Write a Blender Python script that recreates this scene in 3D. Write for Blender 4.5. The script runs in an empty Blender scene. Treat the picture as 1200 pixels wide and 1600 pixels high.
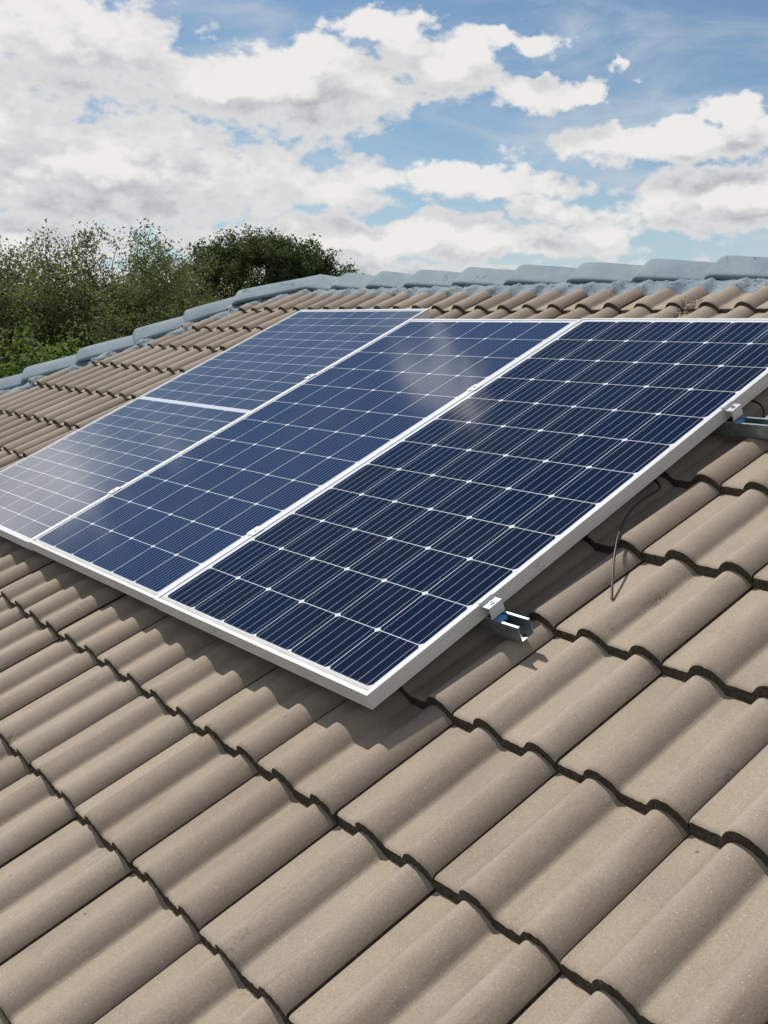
import bpy, bmesh, math, random
import numpy as np
from mathutils import Matrix, Vector, noise
random.seed(7); rng = np.random.default_rng(7)
R = math.radians
S = bpy.context.scene
COL = S.collection
# ---------------------------------------------------------------- frames
TH = R(24)                                    # roof pitch
Z0 = 3.6                                      # height of the array's lower corner above the ground
# roof frame: x along the courses, y up the slope, z normal; origin = lower left cell corner of the near panel
ROOF = Matrix.Translation((0, 0, Z0)) @ Matrix.Rotation(TH, 4, 'X')

# ---------------------------------------------------------------- camera
cam = bpy.data.cameras.new('camera'); co = bpy.data.objects.new('camera', cam); COL.objects.link(co)
cam.sensor_fit = 'VERTICAL'; cam.sensor_height = 36; cam.lens = 36 * 1645.2 / 1600
cam.clip_start = 0.05; cam.clip_end = 4000
Rw = Matrix(((0.62119347, 0.14246467, -0.77059879), (0.78364888, -0.10838421, 0.61167581), (0.00362145, -0.98384789, -0.17896985)))
mw = (Rw @ Matrix(((1, 0, 0), (0, -1, 0), (0, 0, -1)))).to_4x4()
mw.translation = (2.66134651, -1.31861614, 0.77328655 + Z0)
co.matrix_world = mw
S.camera = co
S.render.resolution_x = 768; S.render.resolution_y = 1024

# ---------------------------------------------------------------- light
SUN_AZ, SUN_EL = R(-93), R(55)                 # azimuth from +y towards +x
sd = Vector((math.sin(SUN_AZ) * math.cos(SUN_EL), math.cos(SUN_AZ) * math.cos(SUN_EL), math.sin(SUN_EL)))
sl = bpy.data.lights.new('sun', 'SUN'); sl.energy = 4.3; sl.angle = R(0.9); sl.color = (1, .955, .88)
so = bpy.data.objects.new('sun', sl); COL.objects.link(so)
so.rotation_euler = sd.to_track_quat('Z', 'Y').to_euler(); so.location = (-20, 5, 30)
S.view_settings.view_transform = 'Standard'; S.view_settings.look = 'None'
S.view_settings.exposure = 0.0; S.view_settings.gamma = 1

# ---------------------------------------------------------------- node helper
class NT:
    def __init__(s, tree): s.t = tree; s.n = tree.nodes; s.l = tree.links
    def new(s, typ, **kw):
        n = s.n.new(typ)
        for k, v in kw.items(): setattr(n, k, v)
        return n
    def put(s, inp, v):
        if hasattr(v, 'is_output'): s.l.new(v, inp)
        else: inp.default_value = v
    def m(s, op, a, b=None, c=None, clamp=False):
        n = s.new('ShaderNodeMath', operation=op, use_clamp=clamp); s.put(n.inputs[0], a)
        if b is not None: s.put(n.inputs[1], b)
        if c is not None: s.put(n.inputs[2], c)
        return n.outputs[0]
    def v(s, op, a, b=None):
        n = s.new('ShaderNodeVectorMath', operation=op); s.put(n.inputs[0], a)
        if b is not None: s.put(n.inputs[1], b)
        return n.outputs['Value'] if op in ('LENGTH', 'DOT_PRODUCT', 'DISTANCE') else n.outputs[0]
    def xyz(s, a):
        n = s.new('ShaderNodeSeparateXYZ'); s.put(n.inputs[0], a); return n.outputs[0], n.outputs[1], n.outputs[2]
    def cxyz(s, x, y, z):
        n = s.new('ShaderNodeCombineXYZ'); s.put(n.inputs[0], x); s.put(n.inputs[1], y); s.put(n.inputs[2], z); return n.outputs[0]
    def noise(s, vec, scale, detail=4, rough=.5, dist=0):
        n = s.new('ShaderNodeTexNoise'); s.put(n.inputs['Vector'], vec); n.inputs['Scale'].default_value = scale
        n.inputs['Detail'].default_value = detail; n.inputs['Roughness'].default_value = rough; n.inputs['Distortion'].default_value = dist
        return n.outputs['Fac']
    def ss(s, x, a, b, lo=0., hi=1., kind='SMOOTHSTEP'):
        n = s.new('ShaderNodeMapRange', interpolation_type=kind); s.put(n.inputs[0], x); s.put(n.inputs[1], a); s.put(n.inputs[2], b)
        n.inputs[3].default_value = lo; n.inputs[4].default_value = hi; return n.outputs[0]
    def mix(s, f, a, b, blend='MIX'):
        n = s.new('ShaderNodeMix', data_type='RGBA', blend_type=blend); s.put(n.inputs[0], f)
        for i, q in ((6, a), (7, b)):
            s.put(n.inputs[i], (*q, 1) if isinstance(q, tuple) and len(q) == 3 else q)
        return n.outputs[2]
    def bump(s, h, st, dist, nrm=None):
        n = s.new('ShaderNodeBump'); n.inputs['Strength'].default_value = st; n.inputs['Distance'].default_value = dist
        s.put(n.inputs['Height'], h)
        if nrm is not None: s.put(n.inputs['Normal'], nrm)
        return n.outputs[0]

def material(name):
    m = bpy.data.materials.new(name); m.use_nodes = True
    t = NT(m.node_tree); b = t.n['Principled BSDF']
    return m, t, b
def objco(t): return t.new('ShaderNodeTexCoord').outputs['Object']
def simple(name, col, rough=.5, metal=0, var=.12, scale=30, bumpd=.0004, spec=.5):
    m, t, b = material(name); o = objco(t)
    n = t.noise(o, scale, 5, .6)
    f = t.ss(n, .3, .7, 1 - var, 1 + var, 'LINEAR')
    sc = t.v('SCALE', col); sc.node.inputs[0].default_value = col; t.l.new(f, sc.node.inputs['Scale'])
    t.l.new(sc, b.inputs['Base Color'])
    b.inputs['Roughness'].default_value = rough; b.inputs['Metallic'].default_value = metal
    b.inputs['Specular IOR Level'].default_value = spec
    t.l.new(t.bump(t.noise(o, scale * 8, 3), .4, bumpd), b.inputs['Normal'])
    return m

# ---------------------------------------------------------------- world
W = bpy.data.worlds.new('World'); S.world = W; W.use_nodes = True
def cloud_group():
    g = bpy.data.node_groups.new('cloud_field', 'ShaderNodeTree')
    g.interface.new_socket('P', in_out='INPUT', socket_type='NodeSocketVector')
    g.interface.new_socket('D', in_out='OUTPUT', socket_type='NodeSocketFloat')
    t = NT(g); gi = t.new('NodeGroupInput'); go = t.new('NodeGroupOutput'); P = gi.outputs[0]
    # warp so that the clouds are ragged
    wn = t.new('ShaderNodeTexNoise'); t.put(wn.inputs['Vector'], P); wn.inputs['Scale'].default_value = .28; wn.inputs['Detail'].default_value = 6
    wn.inputs['Roughness'].default_value = .62
    w = t.v('MULTIPLY', t.v('SUBTRACT', wn.outputs['Color'], (.5, .5, .5)), (7., 3.4, 0))
    Q = t.v('ADD', P, w)
    # cloud masses: azimuth, elevation, half width, half height (degrees), weight
    B = [(-57, 11.7, 8.2, 2.3, 1.05), (-67.0, 13.0, 7.5, 3.0, .85), (-72, 9.5, 7, 2.5, .8), (-62.5, 9.5, 5, 1.5, .7), (-51.8, 14.2, 3.2, 1.1, .85), (-48.3, 12.6, 4.2, 1.7, .9),
         (-43.6, 11.3, 3.2, .8, .85), (-44.8, 13.9, 3.4, .6, .6), (-38.9, 12.2, 1.0, .8, .55), (-36.5, 8.9, 7.2, 1.35, 1.0),
         (-34.0, 10.0, 2.2, 1.2, .9), (-33.5, 6.1, 6.0, 1.9, 1.0), (-40.2, 4.6, 2.2, 1.5, .8), (-46.3, 7.0, 4.8, 1.1, .95),
         (-43.2, 5.7, 2.6, .7, .85), (-50.5, 4.1, 12.5, 1.2, 1.0), (-66, 7.2, 13.5, 3.0, .95), (-54.5, 6.9, 5.0, 1.8, .85),
         (-55, 1.6, 28, 1.6, .95), (-73, 4, 12, 2.5, .8), (-27, 9, 5, 4, .6), (-61.5, 16.4, 3.5, .7, .6),
         # beyond the frame, seen in the reflections
         (-89, 17.5, 10, 5.5, 1.5), (-82.5, 21.0, 4.0, 3.0, .7), (-61.6, 31.8, 2.3, 3.2, .5), (-77, 24.5, 3, 1.2, .2),
         (-95, 40, 12, 5, .5), (-20, 40, 20, 10, .7), (20, 30, 40, 14, .8), (120, 35, 60, 16, .8), (-150, 35, 40, 14, .8), (60, 12, 50, 8, .9), (170, 10, 80, 7, .8)]
    F = None
    for a, e, ra, re, wt in B:
        d = t.v('LENGTH', t.v('MULTIPLY', t.v('SUBTRACT', Q, (a, e, 0)), (1 / ra, 1 / re, 0)))
        f = t.m('MULTIPLY_ADD', d, -wt * .8, wt * 1.0)
        F = f if F is None else t.m('MAXIMUM', F, f)
    n = t.noise(t.v('MULTIPLY', P, (1, 1.8, 1)), .48, 7, .52)
    n2 = t.noise(t.v('MULTIPLY', P, (1, 1.5, 1)), 2.1, 5, .55)
    D = t.m('ADD', F, t.m('MULTIPLY', t.m('SUBTRACT', n, .5), 1.25))
    D = t.m('ADD', D, t.m('MULTIPLY', t.m('SUBTRACT', n2, .5), .22))
    t.l.new(D, go.inputs[0])
    return g
def build_world():
    t = NT(W.node_tree); bg = t.n['Background']
    sky = t.new('ShaderNodeTexSky', sky_type='NISHITA'); sky.sun_disc = False
    sky.sun_elevation = SUN_EL; sky.sun_rotation = SUN_AZ
    sky.air_density = 1.0; sky.dust_density = 1.2; sky.ozone_density = 1.6; sky.altitude = 1300
    d = t.new('ShaderNodeTexCoord').outputs['Generated']
    x, y, z = t.xyz(t.v('NORMALIZE', d))
    az = t.m('MULTIPLY', t.m('ARCTAN2', x, y), 57.29578); el = t.m('MULTIPLY', t.m('ARCSINE', z), 57.29578)
    P = t.cxyz(az, el, 0)
    g = cloud_group()
    def dens(vec):
        n = t.new('ShaderNodeGroup', node_tree=g); t.put(n.inputs[0], vec); return n.outputs[0]
    D = dens(P); D2 = dens(t.v('ADD', P, (-.5, 1.7, 0)))
    alpha = t.ss(D, .08, .40)
    thin = t.noise(t.v('MULTIPLY', P, (.5, 1.6, 1)), .22, 6, .6, .6)
    veil = t.m('MULTIPLY', t.ss(thin, .38, .75, .07, .52), t.ss(el, 15, 24, 1, .12))
    alpha = t.m('MAXIMUM', alpha, veil)
    lit = t.ss(t.m('SUBTRACT', D, D2), -.20, .52)
    thick = t.ss(D, .25, 1.0)
    white = (8.5, 8.4, 8.25); grey = (4.3, 4.55, 4.95)
    sh = t.m('SUBTRACT', 1.0, t.m('MULTIPLY', t.m('SUBTRACT', 1.0, lit), t.ss(thick, 0, 1, .35, 1.0)))
    cc = t.mix(sh, grey, white)
    cs = t.v('DOT_PRODUCT', t.v('NORMALIZE', d), tuple(sd))          # clouds near the sun are brighter
    bo = t.ss(cs, .745, .87, 1.0, 2.9)
    scb = t.v('SCALE', cc); t.l.new(bo, scb.node.inputs['Scale']); cc = scb
    skyc = t.mix(1.0, sky.outputs[0], (.56, .79, .87), 'MULTIPLY')
    hz = t.ss(el, -2, 14, .40, .03)
    skyc = t.mix(hz, skyc, (7.2, 7.6, 7.9))
    c = t.mix(alpha, skyc, cc)
    t.l.new(c, bg.inputs[0]); bg.inputs[1].default_value = .1
build_world()

# ---------------------------------------------------------------- object helpers
def mesh_obj(name, verts, faces, mats, parent=None, smooth=False, midx=None):
    me = bpy.data.meshes.new(name); me.from_pydata([tuple(v) for v in verts], [], faces)
    for m in (mats if isinstance(mats, (list, tuple)) else [mats]): me.materials.append(m)
    if midx is not None: me.polygons.foreach_set('material_index', midx)
    if smooth: me.polygons.foreach_set('use_smooth', [True] * len(me.polygons))
    me.update()
    o = bpy.data.objects.new(name, me); COL.objects.link(o)
    if parent is not None: o.parent = parent
    return o
def bm_obj(name, bm, mats, parent=None, smooth=False):
    me = bpy.data.meshes.new(name); bm.to_mesh(me); bm.free()
    for m in (mats if isinstance(mats, (list, tuple)) else [mats]): me.materials.append(m)
    if smooth:
        me.polygons.foreach_set('use_smooth', [True] * len(me.polygons))
    o = bpy.data.objects.new(name, me); COL.objects.link(o)
    if parent is not None: o.parent = parent
    return o
def thing(name, label, cat, mat=None, group=None, kind=None):
    o = bpy.data.objects.new(name, None); COL.objects.link(o); o.empty_display_size = .1
    o['label'] = label; o['category'] = cat
    if group: o['group'] = group
    if mat is not None: o.matrix_world = mat
    return o
def box(bm, x0, x1, y0, y1, z0, z1, bev=0):
    r = bmesh.ops.create_cube(bm, size=1, matrix=Matrix.Translation(((x0 + x1) / 2, (y0 + y1) / 2, (z0 + z1) / 2)) @ Matrix.Diagonal((x1 - x0, y1 - y0, z1 - z0, 1)))
    if bev:
        es = list({e for v in r['verts'] for e in v.link_edges})
        bmesh.ops.bevel(bm, geom=es, offset=bev, segments=2, affect='EDGES', profile=.6)
def tube(name, pts, r, mat, parent=None, seg=8, cyc=False):
    cu = bpy.data.curves.new(name + '_c', 'CURVE'); cu.dimensions = '3D'; cu.bevel_depth = r; cu.bevel_resolution = 3; cu.use_fill_caps = True
    sp = cu.splines.new('NURBS'); sp.points.add(len(pts) - 1)
    for p, q in zip(sp.points, pts): p.co = (*q, 1)
    sp.use_endpoint_u = True; sp.order_u = 4; sp.resolution_u = 8
    tmp = bpy.data.objects.new('tmp', cu); COL.objects.link(tmp)
    me = bpy.data.meshes.new_from_object(tmp.evaluated_get(bpy.context.evaluated_depsgraph_get()))
    bpy.data.objects.remove(tmp); bpy.data.curves.remove(cu)
    me.materials.clear(); me.materials.append(mat)
    me.polygons.foreach_set('use_smooth', [True] * len(me.polygons))
    o = bpy.data.objects.new(name, me); COL.objects.link(o)
    if parent is not None: o.parent = parent
    return o

# ---------------------------------------------------------------- materials
def tile_mat():
    m, t, b = material('tile_concrete'); o = objco(t)
    big = t.noise(o, 1.7, 4, .55)
    streak = t.noise(t.v('MULTIPLY', o, (22, 2.2, 8)), 1.0, 6, .62)
    mid = t.noise(o, 13, 6, .62)
    fine = t.noise(o, 260, 4, .75)
    isl = t.new('ShaderNodeNewGeometry').outputs['Random Per Island']
    c = t.mix(t.ss(big, .3, .7), (.268, .214, .163), (.310, .251, .195))
    c = t.mix(t.ss(mid, .35, .75, 0, .55), c, (.350, .293, .235))
    c = t.mix(t.ss(isl, 0, 1, 0, .8), c, (.245, .195, .152))
    isb = t.m('FRACT', t.m('MULTIPLY', isl, 7.31))
    c = t.mix(t.ss(isb, .5, 1, 0, .45), c, (.345, .288, .228))
    # darker weathering streaks that run down the slope
    c = t.mix(t.ss(streak, .52, .76, 0, .6), c, (.175, .130, .098))
    # dark crusty patches of their own shape
    crust = t.m('MULTIPLY', t.ss(t.noise(t.v('MULTIPLY', o, (9, 2.0, 4)), 1.0, 8, .7), .60, .70), t.ss(t.noise(o, 160, 3, .6), .42, .6))
    c = t.mix(t.m('MULTIPLY', crust, .75), c, (.10, .078, .060))
    c = t.mix(t.ss(fine, .30, .72, 0, 1), t.v('SCALE', c), c) if False else c
    x_, y_, z_ = t.xyz(o)
    ft = t.m('FRACT', t.m('MULTIPLY', t.m('DIVIDE', x_, .3040 / 2), 1.0))
    pan = t.m('MULTIPLY', t.ss(t.m('ABSOLUTE', t.m('SUBTRACT', ft, .22)), .08, .24, 1, 0), t.ss(t.noise(o, 4, 4, .6), .3, .65, .1, .7))
    c = t.mix(pan, c, (.362, .295, .220))
    g = t.ss(fine, .28, .72, .76, 1.22, 'LINEAR')
    sc = t.v('SCALE', c); t.l.new(g, sc.node.inputs['Scale'])
    # pale grit
    vo = t.new('ShaderNodeTexVoronoi'); t.put(vo.inputs['Vector'], o); vo.inputs['Scale'].default_value = 120
    spk = t.m('MULTIPLY', t.ss(vo.outputs['Distance'], .10, .17, 1, 0), t.ss(t.xyz(vo.outputs['Color'])[0], .70, .74))
    c = t.mix(t.m('MULTIPLY', spk, .55), sc, (.62, .56, .48))
    vo2 = t.new('ShaderNodeTexVoronoi'); t.put(vo2.inputs['Vector'], o); vo2.inputs['Scale'].default_value = 17
    sp2 = t.m('MULTIPLY', t.ss(vo2.outputs['Distance'], .045, .06, 1, 0), t.ss(t.xyz(vo2.outputs['Color'])[1], .80, .82))
    c = t.mix(t.m('MULTIPLY', sp2, .8), c, (.09, .075, .06))
    t.l.new(c, b.inputs['Base Color'])
    b.inputs['Roughness'].default_value = .82; b.inputs['Specular IOR Level'].default_value = .3
    n = t.bump(t.noise(o, 300, 4, .7), .55, .0011)
    n = t.bump(t.noise(o, 22, 5, .6), .35, .004, n)
    t.l.new(n, b.inputs['Normal'])
    return m
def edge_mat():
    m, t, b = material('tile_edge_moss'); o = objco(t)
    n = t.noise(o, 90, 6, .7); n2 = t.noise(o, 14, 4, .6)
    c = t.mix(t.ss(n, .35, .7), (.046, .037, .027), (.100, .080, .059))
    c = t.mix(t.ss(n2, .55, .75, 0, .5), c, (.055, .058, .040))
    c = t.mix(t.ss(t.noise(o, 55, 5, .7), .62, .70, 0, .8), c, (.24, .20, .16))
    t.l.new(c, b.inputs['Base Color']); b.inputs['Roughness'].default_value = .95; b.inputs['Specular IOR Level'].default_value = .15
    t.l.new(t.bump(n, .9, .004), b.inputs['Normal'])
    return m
def paint_mat(name='grey_roof_paint', mort=False):
    m, t, b = material(name); o = objco(t)
    a = t.noise(o, 5, 5, .6); f = t.noise(o, 60, 5, .65)
    c = t.mix(t.ss(a, .3, .7), (.150, .198, .236), (.205, .258, .296))
    c = t.mix(t.ss(f, .5, .8, 0, .4), c, (.31, .37, .40))
    # cracks and flaked spots
    vo = t.new('ShaderNodeTexVoronoi', feature='DISTANCE_TO_EDGE'); vo.inputs['Scale'].default_value = 9
    wv = t.v('ADD', o, t.v('MULTIPLY', t.new('ShaderNodeTexNoise').outputs['Color'], (.08, .08, .08)))
    t.put(vo.inputs['Vector'], wv)
    lim = (.46, .56) if mort else (.60, .68)
    cr = t.m('MULTIPLY', t.ss(vo.outputs['Distance'], .006, .03, 1, 0), t.ss(t.noise(o, 7, 3, .5), lim[0], lim[1]))
    st = t.m('MULTIPLY', t.ss(t.noise(o, 26, 6, .7), .56 if mort else .66, .64 if mort else .76), .9 if mort else .5)
    c = t.mix(t.m('MAXIMUM', cr, st), c, (.045, .050, .052))
    t.l.new(c, b.inputs['Base Color']); b.inputs['Roughness'].default_value = .75
    b.inputs['Specular IOR Level'].default_value = .3
    n = t.bump(t.noise(o, 45, 6, .65), .5, .004 if mort else .0022)
    n = t.bump(t.noise(o, 11, 4, .6), .5, .010 if mort else .005, n)
    t.l.new(n, b.inputs['Normal'])
    return m
M_TILE = tile_mat(); M_EDGE = edge_mat(); M_PAINT = paint_mat(); M_MORT = paint_mat('painted_mortar', True)
def alu_mat(name, col, grooves=True, dirt=.35, rough=.42):
    m, t, b = material(name); o = objco(t)
    n = t.noise(t.v('MULTIPLY', o, (3, 3, 260)), 1.0, 5, .6)
    n2 = t.noise(o, 26, 7, .7); n3 = t.noise(o, 5, 3, .5)
    c = t.mix(t.ss(n, .3, .7), tuple(q * .86 for q in col), col)
    c = t.mix(t.ss(n2, .55, .78, 0, dirt), c, (.42, .37, .30))
    c = t.mix(t.m('MULTIPLY', t.ss(n3, .58, .66), t.ss(t.noise(o, 130, 4, .7), .52, .62, 0, .7)), c, (.20, .18, .15))
    t.l.new(c, b.inputs['Base Color']); b.inputs['Metallic'].default_value = .08; b.inputs['Roughness'].default_value = rough
    t.l.new(t.bump(n, .3, .0006), b.inputs['Normal'])
    return m
M_ALU = alu_mat('anodised_aluminium', (.63, .63, .615))
M_ALU1 = alu_mat('anodised_aluminium_bright', (.64, .65, .67), dirt=.15)
M_CLAMP = alu_mat('mill_aluminium', (.62, .63, .64), dirt=.1, rough=.35)
M_GALV = simple('galvanised_steel', (.30, .355, .35), .38, .75, .25, 45)
M_BLUE = simple('blue_plastic', (.10, .36, .72), .35, 0, .05)
M_STEEL = simple('bolt_steel', (.45, .45, .44), .3, .9)
M_CABLE = simple('black_cable', (.025, .025, .027), .45, 0, .2, 60)
M_DARK = simple('underlay', (.03, .027, .024), .95)

def cell_mat(name, pu, pv, nu, nv, cham, gap, bus, busw, mid=0., busn=5, col=(.010, .016, .045), col2=(.016, .017, .036), dust_haze=.05, coat=1.2, crough=.06):
    """photovoltaic laminate: cell grid in object space (metres), white backsheet between the cells"""
    m, t, b = material(name); o = objco(t)
    x, y, z = t.xyz(o)
    if mid:                                         # central busbar gap of a half-cut panel
        half = nv // 2 * pv
        up = t.m('GREATER_THAN', y, half + mid / 2)
        ye = t.m('SUBTRACT', y, t.m('MULTIPLY', up, mid))
        inmid = t.m('MULTIPLY', t.m('GREATER_THAN', y, half - gap / 2), t.m('LESS_THAN', y, half + mid + gap / 2))
    else: ye = y; inmid = 0.0
    cu = t.m('DIVIDE', x, pu); cv = t.m('DIVIDE', ye, pv)
    fu = t.m('FRACT', cu); fv = t.m('FRACT', cv)
    du = t.m('MULTIPLY', t.m('MINIMUM', fu, t.m('SUBTRACT', 1., fu)), pu)     # distance to the cell line, metres
    dv = t.m('MULTIPLY', t.m('MINIMUM', fv, t.m('SUBTRACT', 1., fv)), pv)
    def below(a, w): return t.ss(a, w - .0002, w + .0002, 1, 0, 'LINEAR')
    line = t.m('MAXIMUM', below(du, gap / 2), below(dv, gap / 2))
    line = t.m('MAXIMUM', line, below(t.m('ADD', du, dv), cham))
    out = t.m('MAXIMUM', t.m('MAXIMUM', t.m('LESS_THAN', cu, 0.), t.m('GREATER_THAN', cu, float(nu))), t.m('MAXIMUM', t.m('LESS_THAN', cv, 0.), t.m('GREATER_THAN', cv, float(nv))))
    white = t.m('MAXIMUM', t.m('MAXIMUM', line, out), inmid)
    fb = t.m('FRACT', t.m('MULTIPLY', fu, float(busn)))
    db = t.m('MULTIPLY', t.m('ABSOLUTE', t.m('SUBTRACT', fb, .5)), pu / busn)
    busm = below(db, busw / 2)
    # small tone difference from cell to cell
    wn = t.new('ShaderNodeTexWhiteNoise', noise_dimensions='2D'); t.put(wn.inputs['Vector'], t.cxyz(t.m('FLOOR', cu), t.m('FLOOR', cv), 0))
    c = t.mix(wn.outputs['Value'], col, col2)
    c = t.mix(t.m('MULTIPLY', busm, bus), c, (.36, .43, .54))
    c = t.mix(white, c, (.62, .64, .68))
    # dust film, also painting in the far panel's reflected haze; droplet marks
    dn = t.noise(o, 3, 6, .6)
    c = t.mix(t.ss(dn, .35, .75, dust_haze * .3, dust_haze * 1.2), c, (.30, .30, .31))
    vo = t.new('ShaderNodeTexVoronoi'); t.put(vo.inputs['Vector'], o); vo.inputs['Scale'].default_value = 14
    fl = t.m('MULTIPLY', t.ss(vo.outputs['Distance'], .016, .03, 1, 0), t.ss(t.xyz(vo.outputs['Color'])[0], .86, .88))
    c = t.mix(t.m('MULTIPLY', fl, .8), c, (.6, .6, .6))
    # dirt left along the lower edge
    de = t.m('MULTIPLY', t.ss(y, -.012, .006, 1, 0), t.ss(t.noise(o, 9, 4, .6), .3, .6, .3, 1.))
    c = t.mix(t.m('MULTIPLY', de, .8), c, (.46, .42, .34))
    t.l.new(c, b.inputs['Base Color'])
    b.inputs['Roughness'].default_value = .35; b.inputs['Specular IOR Level'].default_value = 0.
    b.inputs['Coat Weight'].default_value = 1.0; b.inputs['Coat Roughness'].default_value = crough; b.inputs['Coat IOR'].default_value = coat
    return m
P_ = .15875
M_CELL = cell_mat('mono_cells_five_busbar', P_, P_, 6, 12, .0105, .0021, .8, .0014, col=(.003, .009, .034), col2=(.005, .009, .028), dust_haze=.012, coat=1.16)
M_CELL2 = cell_mat('mono_cells_wide_line', P_, P_, 6, 12, .0095, .0021, .38, .0022, busn=9, col=(.004, .017, .070), col2=(.005, .016, .060), dust_haze=.012, coat=1.2, crough=.09)
P1 = P_ * 1.0576
M_CELL1 = cell_mat('half_cut_cells', P1, P1 / 2, 6, 24, .0062, .0024, .05, .0006, mid=.0248, busn=9, col=(.014, .026, .066), col2=(.018, .026, .060), dust_haze=.09, coat=1.55, crough=.14)  # heavier film here also paints in the pale haze of reflected sky

# ---------------------------------------------------------------- tile field
O2 = Vector((1.0857, 0.7728, -0.0982))
EU = Vector((0.99981774, -0.01899654, 0.00189965)); EV = Vector((0.01898118, 0.99978943, 0.00779833)); EN = Vector((-0.00204739, -0.00776085, 0.99996779))
TW, G = .3040, .33541
KS = .9944
TF = Matrix(((EU.x, EV.x, EN.x, O2.x), (EU.y, EV.y, EN.y, O2.y), (EU.z, EV.z, EN.z, O2.z), (0, 0, 0, 1)))
TILE = ROOF @ TF                                 # tile frame -> world
STEP = .0258; H = .0285; THK = .0266
VB = {0: (-.03, .008), 1: (.955, .0075), 2: (1.83, .003), 3: (2.72, .010), 4: (3.56, .0155), 5: (4.31, .0135)}
def front_v(c, s):
    a, b = VB.get(c, (c - .02, 0.)) if c <= 5 else (c - .69, .0135)
    return G * (a + b * s)
def prof(f):
    """surface height over the pan across one tile, f in 0..1; two rolls"""
    f = np.asarray(f, float); h = np.zeros_like(f)
    for c0, wr, ex in ((.335, .176, .90), (.830, .164, .88)):      # steep on the left, easy on the right
        t = np.abs(np.clip(np.where(f < c0, (f - c0) / .118, (f - c0) / wr), -1, 1))
        h += H * (1 - t ** 2.1) ** np.where(f < c0, .85, ex)
    h += .0025 * np.sin(f * math.pi * 2) * 0
    return h
def surf(u, v):
    s = math.floor(u / TW); f = u / TW - s
    c = -9
    for k in range(-9, 6):
        if front_v(k, u / TW) <= v: c = k
    return float(prof(f)) - STEP * (v - front_v(c, u / TW)) / G
HIP_A = Vector((-4.15, 1.81)) * KS; HIP_D = Vector((-.587, -.809)).normalized()
def build_tiles(parent):
    NX, LEN = 52, .405
    fx = np.concatenate([[0.0026, .009, .014], np.linspace(.03, .985, NX), [.9945]])
    ys = np.array([0.0, .0035, .010, .03, .07, .13, .2, .27, .3275, LEN])
    nx, ny = len(fx), len(ys)
    Vs = []; Fs = []; Mi = []; base = 0
    for c in range(-8, 6):
        for s in range(-22, 8):
            # skip what lies wholly beyond the hip
            mx = Vector(((s + 1) * TW, front_v(c, s)))
            rel = mx - HIP_A; side = rel.x * HIP_D.y - rel.y * HIP_D.x     # >0 on one side
            if side > .03: continue
            j = rng.normal(0, 1, 8)
            near = (c <= 3 and s >= -8)
            hn, tilt, rot = j[0] * .0013, j[1] * .0022, j[2] * .0018
            if c >= 0 and s <= -10: hn *= 1.8; rot *= 2.2
            dy = j[3] * .0016
            X = fx * TW; h = prof(fx)
            top = np.zeros((ny, nx, 3))
            for i, y in enumerate(ys):
                fr = 1 if y < .02 else 0
                nz = h - STEP * y / G + hn + tilt * (fx - .5) - .0030 * (fx < .011)
                if i == 0: nz = nz - .0045
                if i == 1: nz = nz - .0012
                wob = np.array([noise.noise((s * 7.1 + q * 26, c * 3.7, 1.5)) for q in fx]) * .0017 if fr else 0
                wob2 = np.array([noise.noise((s * 7.1 + q * 70, c * 3.7, 5.5)) for q in fx]) * .0012 if fr else 0
                top[i, :, 0] = X + s * TW + rot * (y - .2)
                v0 = np.array([front_v(c, s + q) for q in fx])
                if i == ny - 2: y = y + np.array([noise.noise((s * 5.1 + q * 30, c * 2.7, 8.5)) for q in fx]) * .0022
                top[i, :, 1] = v0 + y + dy + (wob + wob2) + rot * (fx - .5) * 1.0
                top[i, :, 2] = nz
            # front face rows and underside
            rows = []
            for q, back in ((.3, -.0025), (.65, -.0050), (1.0, -.0075)):
                r = top[0].copy(); r[:, 2] -= THK * q
                r[:, 1] += back * (1 - .6 * h / H) + np.array([noise.noise((s * 9.3 + w * 60, c * 5.1, q * 9)) for w in fx]) * .0014
                r[:, 2] += np.array([noise.noise((s * 9.3 + w * 40, c * 5.1 + 9, q * 9)) for w in fx]) * .0012
                rows.append(r)
            und = top[-1].copy(); und[:, 2] -= THK
            allr = np.concatenate([top[::-1], np.array(rows), und[None]])      # back..front, face, under
            nr = len(allr)
            Vs.append(allr.reshape(-1, 3))
            for a in range(nr - 1):
                for b_ in range(nx - 1):
                    i0 = base + a * nx + b_
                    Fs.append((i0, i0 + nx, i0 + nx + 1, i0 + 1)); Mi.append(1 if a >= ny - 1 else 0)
            # side walls
            for side_i in (0, nx - 1):
                for a in range(1, ny - 1):
                    pass
            sb = len(Vs[-1])
            lw = []
            for col_i in (0, nx - 1):
                st = base + sb + len(lw)
                for a in range(ny):
                    p = allr[a, col_i].copy(); p[2] -= THK; lw.append(p)
                for a in range(ny - 1):
                    i0 = base + a * nx + col_i; i1 = base + (a + 1) * nx + col_i
                    q0, q1 = st + a, st + a + 1
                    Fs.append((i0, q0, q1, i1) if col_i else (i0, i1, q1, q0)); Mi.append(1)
            Vs.append(np.array(lw)); base += sb + len(lw)
    V = np.concatenate(Vs)
    me = bpy.data.meshes.new('roof_tiles'); me.from_pydata(V.tolist(), [], Fs)
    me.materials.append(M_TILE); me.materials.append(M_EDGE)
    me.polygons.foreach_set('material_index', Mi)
    me.polygons.foreach_set('use_smooth', [True] * len(me.polygons))
    me.update()
    bm = bmesh.new(); bm.from_mesh(me)
    # cut along the hip and under the ridge capping
    nrm = Vector((HIP_D.y, -HIP_D.x, 0))
    bmesh.ops.bisect_plane(bm, geom=bm.verts[:] + bm.edges[:] + bm.faces[:], plane_co=(HIP_A.x - nrm.x * .06, HIP_A.y - nrm.y * .06, 0), plane_no=nrm, clear_outer=True)
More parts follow.
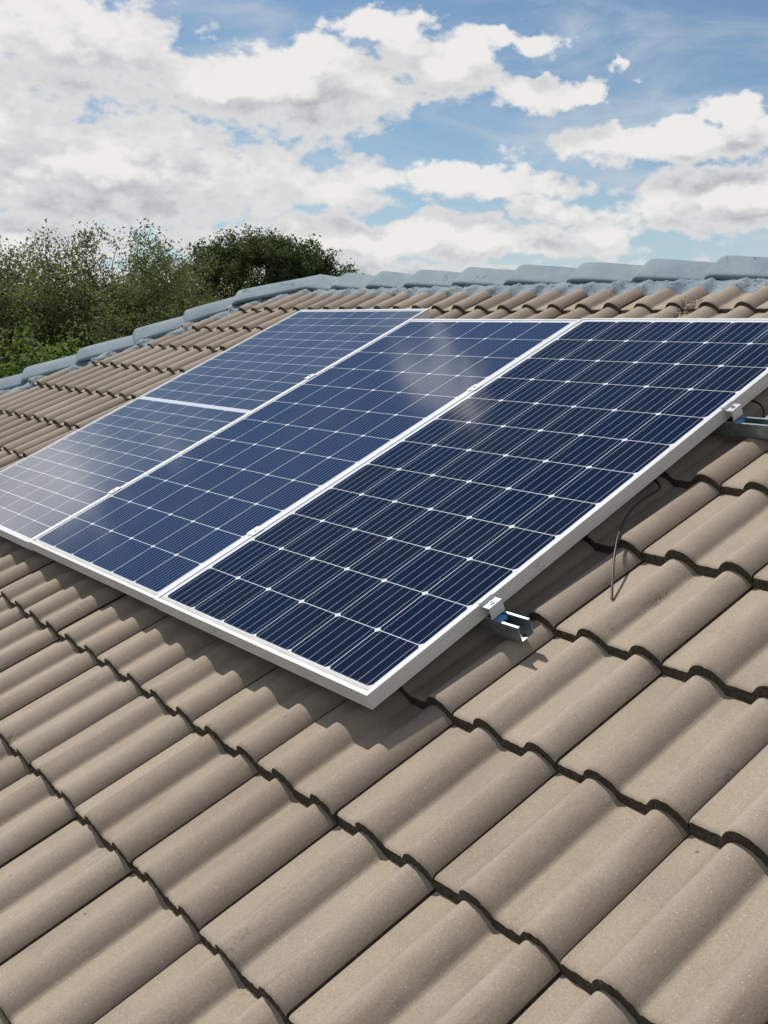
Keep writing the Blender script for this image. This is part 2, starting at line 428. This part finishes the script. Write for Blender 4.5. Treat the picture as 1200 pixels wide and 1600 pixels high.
    bmesh.ops.bisect_plane(bm, geom=bm.verts[:] + bm.edges[:] + bm.faces[:], plane_co=(0, 1.76, 0), plane_no=(0, 1, 0), clear_outer=True)
    for e in bm.edges:
        if len(e.link_faces) == 2:
            if e.link_faces[0].material_index != e.link_faces[1].material_index or e.calc_face_angle(0) > .9: e.smooth = False
    bm.to_mesh(me); bm.free()
    o = bpy.data.objects.new('roof_tiles', me); COL.objects.link(o); o.parent = parent
    return o

house = thing('house', 'roof of brown concrete tiles with grey painted ridge, carrying the solar panels', 'house roof', TILE)
build_tiles(house)
# roof deck under the tiles
UPW = (TILE.to_3x3().inverted() @ Vector((0, 0, 1))).normalized()     # world up in tile frame
def plane_pt(u, v, n=0.): return Vector((u, v, n))
dv = []
mesh_obj('underlay', [(-7.2, -2.7, -.034), (2.4, -2.7, -.034), (2.4, 1.78, -.034), (-4.13, 1.78, -.034)], [(0, 1, 2, 3)], M_DARK, house)
# far slope and hip end, the same tiles seen as continuous corrugated faces
def slope(name, A, B, down, length, parent):
    """corrugated roof face hanging from the line A-B, falling along 'down'"""
    ax = (B - A); L = ax.length; ax.normalize(); nn = ax.cross(down).normalized()
    if nn.dot(UPW) < 0: nn = -nn
    nu = int(L / .0255); V = []; F = []
    rows = [0]
    k = 1
    while k * .33 < length: rows += [k * .33 - .002, k * .33]; k += 1
    rows.append(length)
    for r_i, y in enumerate(rows):
        up = STEP if False else 0
        ph = (y / .33) % 1
        hh = STEP * (ph if r_i % 2 else 0)
        for i in range(nu + 1):
            u = i / nu * L
            V.append(A + ax * u + down * y + nn * (float(prof((u / TW) % 1)) + hh - .03))
    for a in range(len(rows) - 1):
        for i in range(nu):
            q = a * (nu + 1) + i; F.append((q, q + 1, q + nu + 2, q + nu + 1))
    return mesh_obj(name, V, F, M_TILE, parent, True)
apex = Vector((HIP_A.x, HIP_A.y, 0)); hipdir = Vector((HIP_D.x, HIP_D.y, 0))
vdir = Vector((0, 1, 0)); horiz = Vector((1, 0, 0))
# back slope mirrors the front one about the vertical plane through the ridge
nh = (vdir - UPW * vdir.dot(UPW)).normalized()
def mirror(p, c=apex): d = p - c; return c + d - nh * 2 * d.dot(nh)
slope('back_slope', apex + horiz * 6.5, apex, (mirror(apex - vdir) - apex).normalized(), 4.6, house)
hh_ = (mirror(apex + hipdir) - apex).normalized()
e1 = apex + hipdir * 5.4; e2 = apex + hh_ * 5.4
mid_ = (e1 + e2) / 2
def hip_end():
    # triangular face between the two hips
    V = []; F = []; n = 40
    nn = (e1 - apex).cross(e2 - apex).normalized()
    if nn.dot(UPW) < 0: nn = -nn
    for i in range(n + 1):
        t_ = i / n
        for j_ in range(n * 2 + 1):
            w = j_ / (n * 2); p = apex.lerp(e1.lerp(e2, w), t_)
            V.append(p + nn * (STEP * (t_ * 14 % 1) - .035))
    for i in range(n):
        for j_ in range(n * 2):
            q = i * (2 * n + 1) + j_; F.append((q, q + 1, q + 2 * n + 2, q + 2 * n + 1))
    return mesh_obj('hip_end_slope', V, F, M_TILE, house, True)
hip_end()

# ---------------------------------------------------------------- ridge and hip capping
def cap_profile(k=13):
    pts = []
    for i in range(k):
        a = -1 + 2 * i / (k - 1)
        x = .112 * a
        z = .082 * (1 - abs(a) ** 1.28) if abs(a) < 1 else 0.
        pts.append((x, z))
    return pts
def build_cap(p0, p1, zoff, parent, seed, fall, w=1.0):
    """one capping tile: p0 = high (overlapping) end, p1 = low end, in the tile frame"""
    rd = random.Random(seed)
    d = (p1 - p0); L = d.length; d.normalize()
    side = d.cross(UPW).normalized(); up = side.cross(d).normalized()
    rings = [(-.045, .80, -.030), (-.030, .86, -.022), (-.004, .97, .006), (.010, 1.01, .013), (.03, 1.02, .014), (L * .35, 1.0, .008), (L * .7, .95, .000), (L + .05, .90, -.010)]
    prf = cap_profile(); V = []; F = []; kk = len(prf)
    drop = math.tan(fall)
    for t_, sc, dz in rings:
        jx, jz = rd.uniform(-.002, .002), rd.uniform(-.0015, .0015)
        for (x, z) in prf:
            zz = z * sc + zoff + dz - .112 * drop
            wob = noise.noise((x * 30 + seed, t_ * 12, seed * 3.1)) * .004 + noise.noise((x * 70 + seed, t_ * 40, seed * 1.1)) * .002
            V.append(p0 + d * t_ + side * (x * sc * w + jx) + up * (zz + jz + wob))
    for a in range(len(rings) - 1):
        for b_ in range(kk - 1):
            q = a * kk + b_; F.append((q, q + kk, q + kk + 1, q + 1))
    n0 = len(V)
    for idx in (0, (len(rings) - 1) * kk):                  # close the ends
        F.append(tuple(idx + i for i in range(kk)))
    # skirt thickness
    for sgn, col_i in ((-1, 0), (1, kk - 1)):
        st = len(V)
        for a in range(len(rings)):
            V.append(V[a * kk + col_i] - up * .012 - side * (prf[col_i][0] * .12))
        for a in range(len(rings) - 1):
            i0 = a * kk + col_i; F.append((i0, i0 + kk, st + a + 1, st + a))
    o = mesh_obj('ridge_tile', V, F, M_PAINT, parent, True)
    md = o.modifiers.new('sub', 'SUBSURF'); md.levels = 1; md.render_levels = 1
    return o
vR = 1.812 * KS
rid = [1.55, 1.18, .80, .42, .05, -.30, -.65, -1.0, -1.362, -1.735, -2.137, -2.523, -2.915, -3.258, -3.60, -3.90]
rid = [q * KS for q in rid]
for i in range(len(rid)):
    hi = rid[i]; lo = rid[i - 1] if i else 1.95
    build_cap(Vector((hi, vR, 0)), Vector((lo, vR, 0)), .012, house, i + 1, TH)
hipf = math.asin(min(.99, abs(Vector((-HIP_D.y, HIP_D.x, 0)).dot((lambda d: (d.cross(UPW).normalized().cross(d)).normalized())(hipdir)))))
hp = [Vector((-3.95, 1.80, .0)), Vector((-4.372, 1.512, .004)), Vector((-4.575, 1.222, .0)), Vector((-4.755, .925, 0)), Vector((-5.005, .622, 0)), Vector((-5.245, .318, 0)), Vector((-5.46, .02, 0)), Vector((-5.68, -.28, 0)), Vector((-5.9, -.58, 0)), Vector((-6.12, -.88, 0))]
hp = [q * KS for q in hp]
for i in range(1, len(hp)):
    build_cap(hp[i], hp[i - 1], .016, house, 40 + i, hipf, 1.05)
# mortar bed
def mortar(name, path, inward, r0, r1, z1, seed, step=.012):
    """painted mortar between the tiles and the capping; path = capping axis points, inward = direction down the roof"""
    V = []; F = []; K = 12; n = 0
    for a, b_ in zip(path[:-1], path[1:]):
        L = (b_ - a).length; m_ = max(2, int(L / step))
        for i in range(m_ + (1 if b_ is path[-1] else 0)):
            p = a.lerp(b_, i / m_)
            s_ = n * step
            rr = r0 + .022 * noise.noise((s_ * 9, seed, 0)) + .012 * noise.noise((s_ * 31, seed, 4))
            for k in range(K):
                t_ = k / (K - 1); r = rr + (r1 - rr) * t_
                q = p + inward * r
                sf = surf(q.x, q.y)
                f = t_ * t_ * (3 - 2 * t_)
                z = max(sf + .004, sf * (1 - f) + z1 * f + .004)
                z += .010 * noise.noise((s_ * 14, t_ * 3, seed)) * (1 - abs(2 * t_ - 1)) + .007 * noise.noise((s_ * 50, t_ * 8, seed + 2)) * min(1, t_ * 4)
                if k == 0: z = sf - .004
                V.append(Vector((q.x, q.y, z)))
            n += 1
    for i in range(n - 1):
        for k in range(K - 1):
            q = i * K + k; F.append((q, q + 1, q + K + 1, q + K))
    return mesh_obj(name, V, F, M_MORT, house, True)
mortar('mortar_bed', [Vector((1.9, vR, 0)), Vector((-3.75, vR, 0))], Vector((0, -1, 0)), .212, .085, .002, 3)
mortar('mortar_bed', [Vector((-3.80, 1.84, 0)), Vector((-4.30, 1.60, 0)), Vector((-6.2, -.98, 0))], Vector((-HIP_D.y, HIP_D.x, 0)) if -HIP_D.y > 0 else Vector((HIP_D.y, -HIP_D.x, 0)), .235, .085, .006, 8)
# walls of the house below
def walls():
    M_W = simple('house_wall_plaster', (.55, .50, .42), .9, 0, .08, 6)
    ti = TILE.inverted()
    bm = bmesh.new()
    zt = Z0 - 1.15
    wp = [(-6.2, -2.0), (2.9, -2.0), (2.9, 5.3), (-6.2, 5.3)]
    box(bm, -6.2, 2.9, -1.75, 5.2, 0, zt)
    o = bm_obj('wall', bm, M_W, house); o.matrix_parent_inverse = Matrix.Identity(4); o.matrix_basis = ti
walls()

# ---------------------------------------------------------------- solar panels
def panel(name, label, u0, v0, n0, wu, hv, mu, mv, cellm, alum, depth=.038, lip=.011, ml=None, mr=None):
    """u0,v0,n0 = lower left cell corner (roof frame), wu,hv = size of the cell area, mu,mv = margins to the outer frame"""
    t = thing(name, label, 'solar panel', ROOF @ Matrix.Translation((u0, v0, n0)), 'solar panels on the tiled roof')
    x0, x1, y0, y1 = -(ml or mu), wu + (mr or mu), -mv, hv + mv
    # frame: four mitred extrusions with a lip, side grooves and lower flange
    prof_ = [(0, -depth), (0, -depth * .80), (.0008, -depth * .79), (.0008, -depth * .76), (0, -depth * .75), (0, -depth * .52), (.0008, -depth * .51), (.0008, -depth * .48), (0, -depth * .47), (0, -depth * .26), (.0008, -depth * .25), (.0008, -depth * .22), (0, -depth * .21),
             (0, -.0014), (.0004, -.0004), (.0014, 0), (lip - .001, 0), (lip, -.0006), (lip, -.0030), (lip, -.0055), (.0022, -.0055), (.0022, -depth + .002), (.026, -depth + .002), (.026, -depth)]
    V = []; F = []
    k = len(prof_)
    for cx, cy, sx, sy in ((x0, y0, 1, 1), (x1, y0, -1, 1), (x1, y1, -1, -1), (x0, y1, 1, -1)):
        for a, z in prof_: V.append((cx + sx * a, cy + sy * a, z))
    for c in range(4):
        for i in range(k):
            a, b_ = c * k + i, c * k + (i + 1) % k
            a2, b2 = ((c + 1) % 4) * k + i, ((c + 1) % 4) * k + (i + 1) % k
            F.append((a, a2, b2, b_))
    fr = mesh_obj('frame', V, F, alum, t)
    bmx = bmesh.new(); box(bmx, x0 + .004, x1 - .004, y0 + .004, y1 - .004, -.0052, -.0028)
    bm_obj('cell_laminate', bmx, cellm, t)
    bmx = bmesh.new()
    box(bmx, x0 + .2, x1 - .2, y1 - .32, y1 - .22, -.024, -.0056, .003)
    bm_obj('junction_box', bmx, M_CABLE, t)
    # mitre seams at the corners
    return t
panel('solar_panel', 'nearest solar panel at the right end of the row, with end clamps on its side', 0, 0, 0, 6 * P_, 12 * P_, .020, .0255, M_CELL, M_ALU, ml=.028)
panel('solar_panel', 'middle solar panel of the three, with a hazy bright reflection near its upper end', -1.0205, .0064, -.007, 6 * P_, 12 * P_, .020, .0255, M_CELL2, M_ALU, mr=.029)
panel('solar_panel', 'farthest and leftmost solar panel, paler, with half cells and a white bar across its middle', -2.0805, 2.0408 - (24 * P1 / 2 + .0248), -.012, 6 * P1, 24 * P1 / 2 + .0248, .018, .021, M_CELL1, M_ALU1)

# ---------------------------------------------------------------- mounting rails
def rail(label, u0, u1, vc, n_top, extra=0.):
    t = thing('mounting_rail', label, 'rail', ROOF @ Matrix.Translation((u1, vc, n_top)), 'steel rails under the solar panels')
    w, d, th, lipr = .0205, .0405, .0022, .0065
    # open channel with inturned lips, swept along u
    pr = [(-w, 0), (-w, -d), (w, -d), (w, 0), (w - lipr, 0), (w - lipr, -.005), (w - lipr + .0018, -.005), (w - lipr + .0018, -th), (w - th, -th), (w - th, -d + th),
          (-w + th, -d + th), (-w + th, -th), (-w + lipr - .0018, -th), (-w + lipr - .0018, -.005), (-w + lipr, -.005), (-w + lipr, 0)]
    V = []; F = []; k = len(pr); L = u1 - u0
    xs = [0, -L]
    for x in xs:
        for y, z in pr: V.append((x, y, z))
    for i in range(k):
        F.append((i, (i + 1) % k, k + (i + 1) % k, k + i))
    # end faces: split the C section into quads
    def q(a, b_, c, d_): F.append((a, b_, c, d_)); F.append((a + k, b_ + k, c + k, d_ + k))
    q(0, 1, 10, 11); q(1, 2, 9, 10); q(2, 3, 8, 9); q(3, 4, 7, 8); q(4, 5, 6, 7); q(0, 11, 12, 15); q(15, 12, 13, 14)
    bm = bmesh.new(); me = bpy.data.meshes.new('x'); me.from_pydata(V, [], F); bm.from_mesh(me)
    bmesh.ops.recalc_face_normals(bm, faces=bm.faces)
    ch = bm_obj('channel', bm, M_GALV, t)
    # slots punched in the web show as dark long holes
    for i in range(3):
        bms = bmesh.new(); x = -.012 - i * .05
        bmesh.ops.create_circle(bms, cap_ends=True, segments=16, radius=.0065, matrix=Matrix.Translation((x, 0, -d + th + .0006)) @ Matrix.Diagonal((2.0 if i else 1.2, 1, 1, 1)))
        bm_obj('slot', bms, M_DARK, t)
    return t
RN = -.0385
rail('lower galvanised steel rail whose cut end sticks out past the near panel', -2.2, 1.077, .3535, RN)
rail('upper galvanised steel rail sticking out past the near panel at the right edge', -2.2, 1.16, 1.338, RN)
# roof hooks that carry the rails
def hook(u, v, lab):
    t = thing('roof_hook', lab, 'roof hook', ROOF @ Matrix.Translation((u, v, RN - .041)), 'steel hooks under the rails')
    bm = bmesh.new(); box(bm, -.016, .016, -.018, .018, -.005, 0, .001); bm_obj('plate', bm, M_GALV, t)
    bm = bmesh.new(); box(bm, -.015, .015, .013, .018, -.045, -.004, .001); box(bm, -.015, .015, .013, .14, -.05, -.045, .001); bm_obj('strap', bm, M_GALV, t)
for rv, w_ in ((.3535, 'lower'), (1.338, 'upper')):
    for u, wh in ((.78, 'near'), (-.4, 'middle'), (-1.6, 'far')): hook(u, rv, 'steel roof hook hidden under the %s rail and the %s panel' % (w_, wh))

# ---------------------------------------------------------------- clamps
def end_clamp(u, v, label):
    t = thing('end_clamp', label, 'clamp', ROOF @ Matrix.Translation((u, v, 0)), 'end clamps of the near panel')
    bm = bmesh.new()
    hw = .0215
    # section in x-z (x outwards), swept along y : lip on the frame, block, outer leg
    sec = [(-.0085, .0004), (-.0085, .0026), (.0005, .0030), (.0035, -.0055), (.0275, -.0055), (.0275, -.036), (.0240, -.036), (.0240, -.0085), (.0012, -.0085), (.0008, -.012), (.0006, .0004)]
    n = len(sec)
    a = [bm.verts.new((x, -hw, z)) for x, z in sec]; b_ = [bm.verts.new((x, hw, z)) for x, z in sec]
    bm.faces.new(a); bm.faces.new(b_[::-1])
    for i in range(n): bm.faces.new((a[i], b_[i], b_[(i + 1) % n], a[(i + 1) % n]))
    bmesh.ops.triangulate(bm, faces=[f for f in bm.faces if len(f.verts) > 4])
    bmesh.ops.recalc_face_normals(bm, faces=bm.faces)
    bm_obj('clamp_body', bm, M_CLAMP, t)
    bm = bmesh.new()
    mt = Matrix.Translation((.0155, 0, -.0045))
    bmesh.ops.create_cone(bm, cap_ends=False, segments=24, radius1=.0062, radius2=.0062, depth=.003, matrix=mt)
    bmesh.ops.create_cone(bm, cap_ends=False, segments=6, radius1=.0034, radius2=.0034, depth=.003, matrix=mt)
    vs = bm.verts[:]
    # top ring between the hexagon socket and the head
    ring = [v_ for v_ in vs if v_.co.z > -.0045]
    outer = sorted([v_ for v_ in ring if (v_.co - mt.translation).xy.length > .005], key=lambda v_: math.atan2(v_.co.y, v_.co.x - .0155))
    inner = sorted([v_ for v_ in ring if (v_.co - mt.translation).xy.length < .005], key=lambda v_: math.atan2(v_.co.y, v_.co.x - .0155))
    for i in range(24):
        j = int(((i + 2) % 24) / 4); j2 = int(((i + 3) % 24) / 4)
        q = [outer[i], outer[(i + 1) % 24]] + ([inner[(j + 0) % 6]] if j == j2 else [inner[j2 % 6], inner[j % 6]])
        try: bm.faces.new(q)
        except ValueError: pass
    bm_obj('bolt', bm, M_STEEL, t)
    bm = bmesh.new(); bmesh.ops.create_circle(bm, cap_ends=True, segments=6, radius=.0034, matrix=Matrix.Translation((.0155, 0, -.0052)))
    bm_obj('hex_socket', bm, M_DARK, t)
    bm = bmesh.new(); box(bm, .020, .040, -.0135, .0135, -.052, -.043, .002)
    bm_obj('spring_nut', bm, M_BLUE, t)
UE = 6 * P_ + .020
end_clamp(UE, .3535, 'aluminium end clamp on the lower rail by the near panel')
end_clamp(UE, 1.345, 'aluminium end clamp on the upper rail at the right edge')
def mid_clamp(u, v, n, w, label):
    t = thing('mid_clamp', label, 'clamp', ROOF @ Matrix.Translation((u, v, n)), 'mid clamps between panels')
    bm = bmesh.new(); box(bm, -w, w, -.022, .022, .0004, .0019, .0005); bm_obj('clamp_plate', bm, M_ALU, t)
    bm = bmesh.new(); box(bm, -.0055, .0055, -.022, .022, -.03, .0004); bm_obj('clamp_web', bm, M_CLAMP, t)
    bm = bmesh.new(); bmesh.ops.create_cone(bm, cap_ends=True, segments=20, radius1=.0052, radius2=.0048, depth=.002, matrix=Matrix.Translation((0, 0, .0028))); bm_obj('bolt', bm, M_STEEL, t)
g23 = (-1.0205 + 6 * P_ + .029 - .028) / 2; g12 = (-1.0205 - .020 - 1.0732 + .018) / 2
mid_clamp(g23, .3535, -.0005, .0195, 'small flat clamp bridging the gap between the near and middle panels, lower one')
mid_clamp(g23, 1.338, -.0005, .0195, 'small flat clamp bridging the gap between the near and middle panels, upper one')
mid_clamp(g12, .3535, -.0065, .016, 'small flat clamp bridging the gap between the middle and far panels, lower one')
mid_clamp(g12, 1.338, -.0065, .016, 'small flat clamp bridging the gap between the middle and far panels, upper one')

# ---------------------------------------------------------------- cables
cb = tube('cable', [(.80, 1.10, -.085), (.92, 1.06, -.085), (.978, 1.01, -0.077), (0.977, 0.9633, -0.064), (0.973, 0.8982, -0.06), (0.9959, 0.8168, -0.06), (1.037, 0.733, -0.064), (1.0865, 0.6505, -0.08), (1.1312, 0.5802, -0.108)], .0032, M_CABLE)
cb.matrix_world = ROOF
cb['label'] = 'thin black cable curling from under the near panel onto the tiles'; cb['category'] = 'cable'
cb2 = tube('cable', [(.80, 1.41, -.06), (0.9134, 1.4282, -0.06), (0.9206, 1.4846, -0.055), (0.9633, 1.4822, -0.055), (0.9909, 1.4737, -0.065), (1.0145, 1.4433, -0.08), (1.0234, 1.4056, -0.09), (1.0, 1.36, -.1)], .003, M_CABLE)
cb2.matrix_world = ROOF
cb2['label'] = 'black cable loop under the panel edge just above the upper rail'; cb2['category'] = 'cable'

# ---------------------------------------------------------------- debris lying in a tile channel near the ridge
def debris():
    V = []; F = []
    ti = TILE
    c0 = (-.895 - .0, 1.44)
    for i in range(120):
        u = c0[0] + random.gauss(0, .020); v = c0[1] + random.gauss(0, .022)
        z = surf(u, v) + random.uniform(.001, .012)
        p = Vector((u, v, z)); a = Vector((random.gauss(0, 1), random.gauss(0, 1), random.gauss(0, .6))).normalized() * random.uniform(.004, .013)
        b_ = Vector((random.gauss(0, 1), random.gauss(0, 1), random.gauss(0, .6))).normalized() * random.uniform(.002, .005)
        q = len(V); V += [p - a, p + b_, p + a, p - b_]; F.append((q, q + 1, q + 2, q + 3))
    m = simple('dry_litter', (.36, .30, .21), .9, 0, .4, 200)
    o = mesh_obj('leaf_litter', V, F, m); o.matrix_world = TILE
    o['label'] = 'clump of dry leaf litter caught in a tile channel just below the ridge'; o['category'] = 'leaf litter'; o['kind'] = 'stuff'
debris()

# ---------------------------------------------------------------- ground
def ground():
    m, t, b = material('grass_ground'); o = objco(t)
    c = t.mix(t.ss(t.noise(o, .25, 5, .6), .35, .65), (.055, .075, .028), (.12, .10, .055))
    c = t.mix(t.ss(t.noise(o, 6, 5, .7), .3, .7, 0, .6), c, (.035, .055, .018))
    t.l.new(c, b.inputs['Base Color']); b.inputs['Roughness'].default_value = 1
    n = 40; V = []; F = []
    for i in range(n + 1):
        for j in range(n + 1):
            x = (i / n * 2 - 1); y = (j / n * 2 - 1); x = x * abs(x) * 1500; y = y * abs(y) * 1500
            V.append((x, y, 0))
    for i in range(n):
        for j in range(n):
            q = i * (n + 1) + j; F.append((q, q + n + 1, q + n + 2, q + 1))
    g = mesh_obj('ground', V, F, m); g['kind'] = 'structure'; g['label'] = 'grassy ground far below the roof'
ground()

# ---------------------------------------------------------------- trees
def leaf_mat(name, c1, c2, c3, tr=.35):
    m, t, b = material(name)
    isl = t.new('ShaderNodeNewGeometry').outputs['Random Per Island']; o = objco(t)
    c = t.mix(isl, c1, c2)
    c = t.mix(t.ss(t.noise(o, .9, 4, .6), .45, .68, 0, .9), c, c3)
    t.l.new(c, b.inputs['Base Color']); b.inputs['Roughness'].default_value = .6; b.inputs['Specular IOR Level'].default_value = .3
    tn = t.new('ShaderNodeBsdfTranslucent'); t.l.new(t.mix(.5, c, (.16, .22, .03)), tn.inputs[0])
    mx = t.new('ShaderNodeMixShader'); mx.inputs[0].default_value = tr
    t.l.new(b.outputs[0], mx.inputs[1]); t.l.new(tn.outputs[0], mx.inputs[2]); t.l.new(mx.outputs[0], t.n['Material Output'].inputs[0])
    return m
M_BARK = simple('bark', (.10, .08, .062), .9, 0, .3, 9, .01)
def tree(name, label, base, blobs, ntw, lpt, lsize, lmat, seed, twr=.30, trunk_r=.11, grp='trees beyond the roof', cat='tree'):
    rg = np.random.default_rng(seed)
    t = thing(name, label, cat, Matrix.Translation(base), grp)
    # twig points spread through the crown volume
    vol = np.array([b_[3] * b_[4] * b_[5] * b_[6] for b_ in blobs]); vol = vol / vol.sum()
    pts = []
    while len(pts) < ntw:
        k = rg.choice(len(blobs), p=vol); b_ = blobs[k]
        d = rg.normal(size=3); d /= np.linalg.norm(d); r = rg.random() ** (1 / 2.4)
        p = np.array(b_[:3]) + d * r * np.array(b_[3:6])
        if p[2] < .4: continue
        nz = noise.noise(Vector(p * 1.3 + seed))
        if nz < -.22: continue
        pts.append(p)
    pts = np.array(pts)
    # grow a skeleton: every point joins the nearest node that is already part of the tree
    c = np.average([b_[:3] for b_ in blobs], axis=0, weights=vol)
    th = max(.6, c[2] * .45)
    nodes = [np.zeros(3), np.array([c[0] * .15, c[1] * .15, th * .5]), np.array([c[0] * .35, c[1] * .35, th])]; par = [-1, 0, 1]
    root = nodes[2]
    order = np.argsort(np.linalg.norm(pts - root, axis=1))
    for i in order:
        p = pts[i]; A = np.array(nodes[1:]); dist = np.linalg.norm(A - p, axis=1) + .12 * np.maximum(0, A[:, 2] - p[2])
        j = int(np.argmin(dist)) + 1
        a = nodes[j]
        if np.linalg.norm(p - a) > .7:
            mp = (a + p) / 2 + rg.normal(size=3) * .06 * np.linalg.norm(p - a); nodes.append(mp); par.append(j); j = len(nodes) - 1
        nodes.append(p); par.append(j)
    n = len(nodes); cnt = np.zeros(n)
    for i in range(n - 1, 0, -1): cnt[i] += 1; cnt[par[i]] += cnt[i]
    cnt[0] = cnt[1]
    rad = np.maximum(.005, trunk_r * (cnt / cnt[1]) ** .48)
    V = []; F = []
    for i in range(1, n):
        a, b_ = Vector(nodes[par[i]]), Vector(nodes[i]); d = b_ - a
        if d.length < 1e-4: continue
        d.normalize(); x = d.orthogonal().normalized(); y = d.cross(x)
        ra, rb = min(rad[par[i]], rad[i] * 1.5), rad[i]
        if i == 1: ra = trunk_r * 1.25
        q = len(V); k = 6 if rb > .02 else 3
        for P, r in ((a, ra), (b_, rb)):
            for s in range(k): an = 2 * math.pi * s / k; V.append(P + x * r * math.cos(an) + y * r * math.sin(an))
        for s in range(k): F.append((q + s, q + (s + 1) % k, q + k + (s + 1) % k, q + k + s))
    mesh_obj('trunk', V, F, M_BARK, t, True)
    # leaves on short sprays round every twig point
    N = ntw * lpt
    tw = np.repeat(pts, lpt, axis=0)
    out = pts - c; out /= np.linalg.norm(out, axis=1)[:, None] + 1e-6
    dirs = out * .6 + rg.normal(size=pts.shape) * .6 + np.array([0, 0, .35]); dirs /= np.linalg.norm(dirs, axis=1)[:, None]
    along = rg.random(N)[:, None] * twr * (.5 + rg.random(ntw).repeat(lpt)[:, None])
    cen = tw + dirs.repeat(lpt, axis=0) * along + rg.normal(size=(N, 3)) * twr * .28
    a = rg.normal(size=(N, 3)); a /= np.linalg.norm(a, axis=1)[:, None]
    b2 = np.cross(a, rg.normal(size=(N, 3))); b2 /= np.linalg.norm(b2, axis=1)[:, None]
    sz = lsize * (.6 + .8 * rg.random(N))[:, None]
    v = np.stack([cen - a * sz, cen + b2 * sz * .45 + a * sz * .1, cen + a * sz, cen - b2 * sz * .45 + a * sz * .1], 1).reshape(-1, 3)
    me = bpy.data.meshes.new('crown'); me.vertices.add(len(v)); me.vertices.foreach_set('co', v.ravel())
    me.loops.add(len(v)); me.loops.foreach_set('vertex_index', np.arange(len(v), dtype=np.int32))
    me.polygons.add(N); me.polygons.foreach_set('loop_start', np.arange(0, 4 * N, 4, dtype=np.int32)); me.polygons.foreach_set('loop_total', np.full(N, 4, dtype=np.int32))
    me.materials.append(lmat); me.update(calc_edges=True)
    o = bpy.data.objects.new('crown', me); COL.objects.link(o); o.parent = t
    return t
CW = Vector(mw.translation)
def at(az, dist, z=0.):
    a = R(az); return Vector((CW.x + math.sin(a) * dist, CW.y + math.cos(a) * dist, z))
def blob(base, az, el, dist, rw, rd_, rh, wt=1.):
    """ellipsoid of crown at a bearing/elevation seen from the roof, relative to the tree's base"""
    p = at(az, dist); z = CW.z + math.tan(R(el)) * dist
    return (p.x - base.x, p.y - base.y, z, rw, rd_, rh, wt)
M_LA = leaf_mat('thin_olive_leaves', (.105, .150, .052), (.185, .210, .092), (.175, .155, .078))
M_LB = leaf_mat('reddish_green_leaves', (.090, .105, .042), (.150, .148, .066), (.170, .130, .078))
M_LC = leaf_mat('dense_dark_leaves', (.036, .068, .022), (.066, .098, .032), (.085, .100, .034), .25)
M_LD = leaf_mat('bright_shrub_leaves', (.10, .17, .025), (.17, .25, .04), (.07, .12, .03), .45)
bA = at(-66.8, 13.5)
tree('thin_leaved_tree', 'tall airy tree with sparse small leaves showing sky, left of the other trees', bA,
     [blob(bA, -66.4, 1.8, 13.5, .75, .9, .72, 1.), blob(bA, -67.9, -.3, 13.5, 1.1, 1.2, .75, 1.6), blob(bA, -64.2, 1.0, 13.6, .65, .7, .65), blob(bA, -65.4, -2.0, 13.4, 1.3, 1.1, .9, 1.8), blob(bA, -67.1, 3.1, 13.5, .40, .5, .40, .7), blob(bA, -64.8, 3.3, 13.5, .30, .5, .40, .5)], 900, 60, .021, M_LA, 3, .22)
bF = at(-71.5, 14.5)
tree('thin_leaved_tree', 'airy olive green tree cut off by the left edge of the photo', bF,
     [blob(bF, -71.3, .3, 14.5, .9, .9, .75), blob(bF, -73.5, .8, 14.5, 1.2, 1., 1.), blob(bF, -71.0, -1.8, 14.2, 1.4, 1., 1.0, 1.6), blob(bF, -69.6, -.2, 14.2, .5, .6, .6)], 700, 60, .022, M_LA, 5, .22)
bB = at(-61.6, 15)
tree('rusty_leaved_tree', 'brownish green airy tree standing between the tall sparse tree and the dark dense one', bB,
     [blob(bB, -62.9, .9, 15, .6, .9, .75), blob(bB, -61.6, .6, 15, .7, 1., .72), blob(bB, -61.8, -1.6, 15, 1.3, 1., .95, 1.4)], 620, 56, .021, M_LB, 9, .22)
bC = at(-57.0, 19)
tree('dense_tree', 'dark dense round crowned tree nearest the ridge, tapering to the right', bC,
     [blob(bC, -58.6, 2.5, 19, .9, 1.2, .55), blob(bC, -57.2, 2.35, 19, .85, 1.2, .55), blob(bC, -55.6, 1.6, 19, .8, 1., .46), blob(bC, -54.2, 1.55, 19, .40, .6, .30, .8), blob(bC, -60.0, 1.3, 19, .6, 1., .5), blob(bC, -58.0, .3, 19, 1.4, 1.2, .6)], 900, 95, .027, M_LC, 12, .20, .16)
bD = at(-69.0, 11)
tree('bright_shrub', 'bright yellow green leafy shrub behind the hip at the lower left of the trees', bD,
     [blob(bD, -69.0, -3.6, 11, .55, .6, .42), blob(bD, -70.6, -3.1, 11, .4, .5, .5)], 150, 30, .028, M_LD, 21, .2, .06, 'shrubs under the trees', 'shrub')
bE = at(-64.5, 17)
tree('dark_undergrowth_shrub', 'dark green bushy shrub low behind the sparse tree', bE,
     [blob(bE, -66, -3.8, 17, 2.6, 1.4, 1.2), blob(bE, -61, -3.2, 17, 2.6, 1.4, 1.1), blob(bE, -71, -3.8, 17, 2.2, 1.4, 1.3)], 900, 40, .048, M_LC, 23, .3, .08, 'shrubs under the trees', 'shrub')
